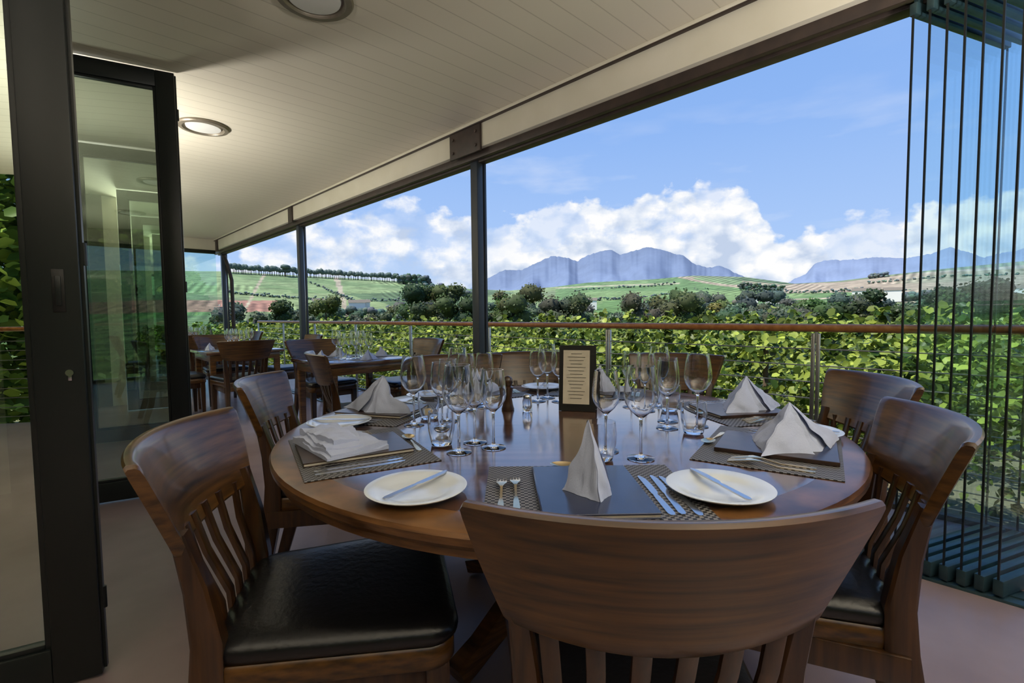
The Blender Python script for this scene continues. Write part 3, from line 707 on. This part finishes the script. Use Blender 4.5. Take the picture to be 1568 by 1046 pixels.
CT=[(-300,400),(200,395),(345,378),(420,350),(480,322),(560,308),(640,300),(700,325),(760,333),(800,328),(840,312),(900,303),(960,310),(1000,294),(1050,283),(1100,276),(1140,288),(1165,325),(1195,356),(1235,360),(1270,342),(1320,332),(1400,322),(1460,304),(1568,292),(1800,300),(2200,330)]
cv=fc.mapping.curves[0]; pts=[]
for x,y in CT:
    a=(az_of(x)+.2)/2.0
    if 0<=a<=1: pts.append((a,math.atan(elev_tan(x,y))/.5))
cv.points[0].location=(0,pts[0][1]); cv.points[1].location=(1,pts[-1][1])
for q in pts: cv.points.new(*q)
fc.mapping.update()
top=mth('MULTIPLY',fc.outputs[0],.5)
cmb=N('ShaderNodeCombineXYZ'); Lk(mth('MULTIPLY',az,1.0),cmb.inputs[0]); Lk(mth('MULTIPLY',el,1.35),cmb.inputs[1])
def ns(scale,det,rough,vec=None):
    n=N('ShaderNodeTexNoise'); n.inputs['Scale'].default_value=scale; n.inputs['Detail'].default_value=det; n.inputs['Roughness'].default_value=rough; Lk(vec or cmb.outputs[0],n.inputs['Vector']); return n.outputs['Fac']
n1=ns(17,9,.55); n2=ns(5.5,6,.6)
wv=N('ShaderNodeVectorMath'); wv.operation='MULTIPLY_ADD'
nz=N('ShaderNodeTexNoise'); nz.inputs['Scale'].default_value=30; nz.inputs['Detail'].default_value=5; Lk(cmb.outputs[0],nz.inputs['Vector'])
Lk(nz.outputs['Color'],wv.inputs[0]); wv.inputs[1].default_value=(.035,.035,0); Lk(cmb.outputs[0],wv.inputs[2])
vo=N('ShaderNodeTexVoronoi'); vo.feature='SMOOTH_F1'; vo.inputs['Scale'].default_value=26; vo.inputs['Smoothness'].default_value=.35; Lk(wv.outputs[0],vo.inputs['Vector'])
bil=mth('SUBTRACT',.45,vo.outputs['Distance'])
edge=mth('ADD',mth('ADD',mth('SUBTRACT',top,el),mth('MULTIPLY',mth('SUBTRACT',n1,.53),.10)),mth('MULTIPLY',bil,.035))
dens=mth('MULTIPLY',edge,70.,clamp=True)
hole=N('ShaderNodeMapRange'); hole.inputs[1].default_value=.36; hole.inputs[2].default_value=.50; Lk(n2,hole.inputs[0])
left=N('ShaderNodeMapRange'); left.inputs[1].default_value=.62; left.inputs[2].default_value=.80; Lk(az,left.inputs[0])
n5=ns(13,8,.58); brk=N('ShaderNodeMapRange'); brk.inputs[1].default_value=.42; brk.inputs[2].default_value=.58; brk.inputs[3].default_value=.25; brk.inputs[4].default_value=.95; Lk(n5,brk.inputs[0])
hl=mth('MAXIMUM',hole.outputs[0],.6)
sel=N('ShaderNodeMixRGB'); Lk(left.outputs[0],sel.inputs[0]); Lk(brk.outputs[0],sel.inputs[1]); Lk(hl,sel.inputs[2])
body=mth('MULTIPLY',dens,sel.outputs[0])
cm2=N('ShaderNodeCombineXYZ'); Lk(az,cm2.inputs[0]); Lk(mth('MULTIPLY',el,4),cm2.inputs[1]); n3=ns(4,7,.5,cm2.outputs[0])
wis=N('ShaderNodeMapRange'); wis.inputs[1].default_value=.55; wis.inputs[2].default_value=.8; wis.inputs[4].default_value=.4; Lk(n3,wis.inputs[0])
fade=N('ShaderNodeMapRange'); fade.inputs[1].default_value=.26; fade.inputs[2].default_value=.38; fade.inputs[3].default_value=1; fade.inputs[4].default_value=0.1; Lk(el,fade.inputs[0])
mask=mth('MAXIMUM',body,mth('MULTIPLY',wis.outputs[0],fade.outputs[0]))
g=N('ShaderNodeValToRGB'); Lk(mth('DIVIDE',el,1.2,clamp=True),g.inputs[0])
E=g.color_ramp.elements; E[0].position=0; E[0].color=(.52,.70,.96,1); E[1].position=1; E[1].color=(.11,.25,.66,1)
for p_,c_ in((.12,(.40,.59,.95)),(.28,(.28,.48,.91)),(.5,(.20,.40,.85))):
    q=E.new(p_); q.color=(*c_,1)
rel=ns(15,7,.55)
dep=mth('ADD',mth('ADD',mth('MULTIPLY',mth('SUBTRACT',top,el),2.4),mth('MULTIPLY',mth('SUBTRACT',rel,.5),2.6)),mth('MULTIPLY',bil,-1.1))
cr=N('ShaderNodeValToRGB'); Lk(dep,cr.inputs[0]); E=cr.color_ramp.elements; E[0].position=.0; E[0].color=(1,1,1,1); E[1].position=.75; E[1].color=(.55,.65,.83,1)
q=E.new(.30); q.color=(.80,.86,.96,1)
mx=N('ShaderNodeMixRGB'); Lk(mask,mx.inputs[0]); Lk(g.outputs[0],mx.inputs[1]); Lk(cr.outputs[0],mx.inputs[2]); Lk(mx.outputs[0],bg.inputs[0])

# ================================================================= LIGHTS
sd=bpy.data.lights.new('sun','SUN'); sd.energy=5.8; sd.angle=.009; sd.color=(1,.95,.86)
so=bpy.data.objects.new('sun',sd); S.collection.objects.link(so)
so.rotation_euler=Vector((-.65,.22,1.15)).to_track_quat('Z','Y').to_euler()
M['fillmetal']=pr('fill_lamp_metal',(.3,.28,.24),.3,.9,noise_sc=20,bump=.01)
b=B(); b.lathe([(.0001,0),(.14,0),(.14,.012),(.02,.03),(.012,.05),(.012,1.30),(.03,1.33),(.12,1.38),(.20,1.46),(.195,1.465),(.11,1.40),(.0001,1.37)],32)
LM=b.mesh('added_floor_uplight',['fillmetal'],40)
b=B(); b.lathe([(.0001,-.10),(.03,-.09),(.10,-.02),(.15,.05),(.145,.055),(.09,0),(.0001,-.05)],28); b.box((-.17,-.03,-.06),(0,.03,.0),0,.004)
WM=b.mesh('added_wall_uplight',['fillmetal'],40)
def up(x,y,z,e,name,size=.34):
    ld=bpy.data.lights.new(name+'_fill','AREA'); ld.shape='DISK'; ld.size=size; ld.energy=e; ld.color=(1,.96,.90)
    lo=bpy.data.objects.new(name+'_fill',ld); S.collection.objects.link(lo); lo.location=(x,y,z)
    lo.rotation_euler=(math.pi,0,0)
for x,y,e in((-1.5,.3,34),(1.5,-1.3,92),(.2,-1.7,48),(-1.9,-1.6,16)):  # unseen uplighters added behind the camera to brighten the ceiling
    put('added_floor_uplight',LM,(x,y,0)); up(x,y,1.45,e,'added_floor_uplight')
for y,e in((4.9,46),(7.1,26),(9.6,20)): put('added_wall_uplight',WM,(.07,y,1.55)); up(.07,y,1.60,e,'added_wall_uplight',.26)  # added fill along the inner wall, hidden by the door, for the far ceiling

# ================================================================= CAMERA
cd=bpy.data.cameras.new('camera'); cd.sensor_width=36; cd.lens=F/1568*36; cd.clip_start=.05; cd.clip_end=12000
co=bpy.data.objects.new('camera',cd); S.collection.objects.link(co); co.location=(0,0,CAMZ)
co.rotation_euler=(Matrix.Rotation(-TH,3,'Z')@Matrix.Rotation(math.pi/2-PITCH,3,'X')@Matrix.Rotation(math.radians(-.6),3,'Z')).to_euler(); S.camera=co
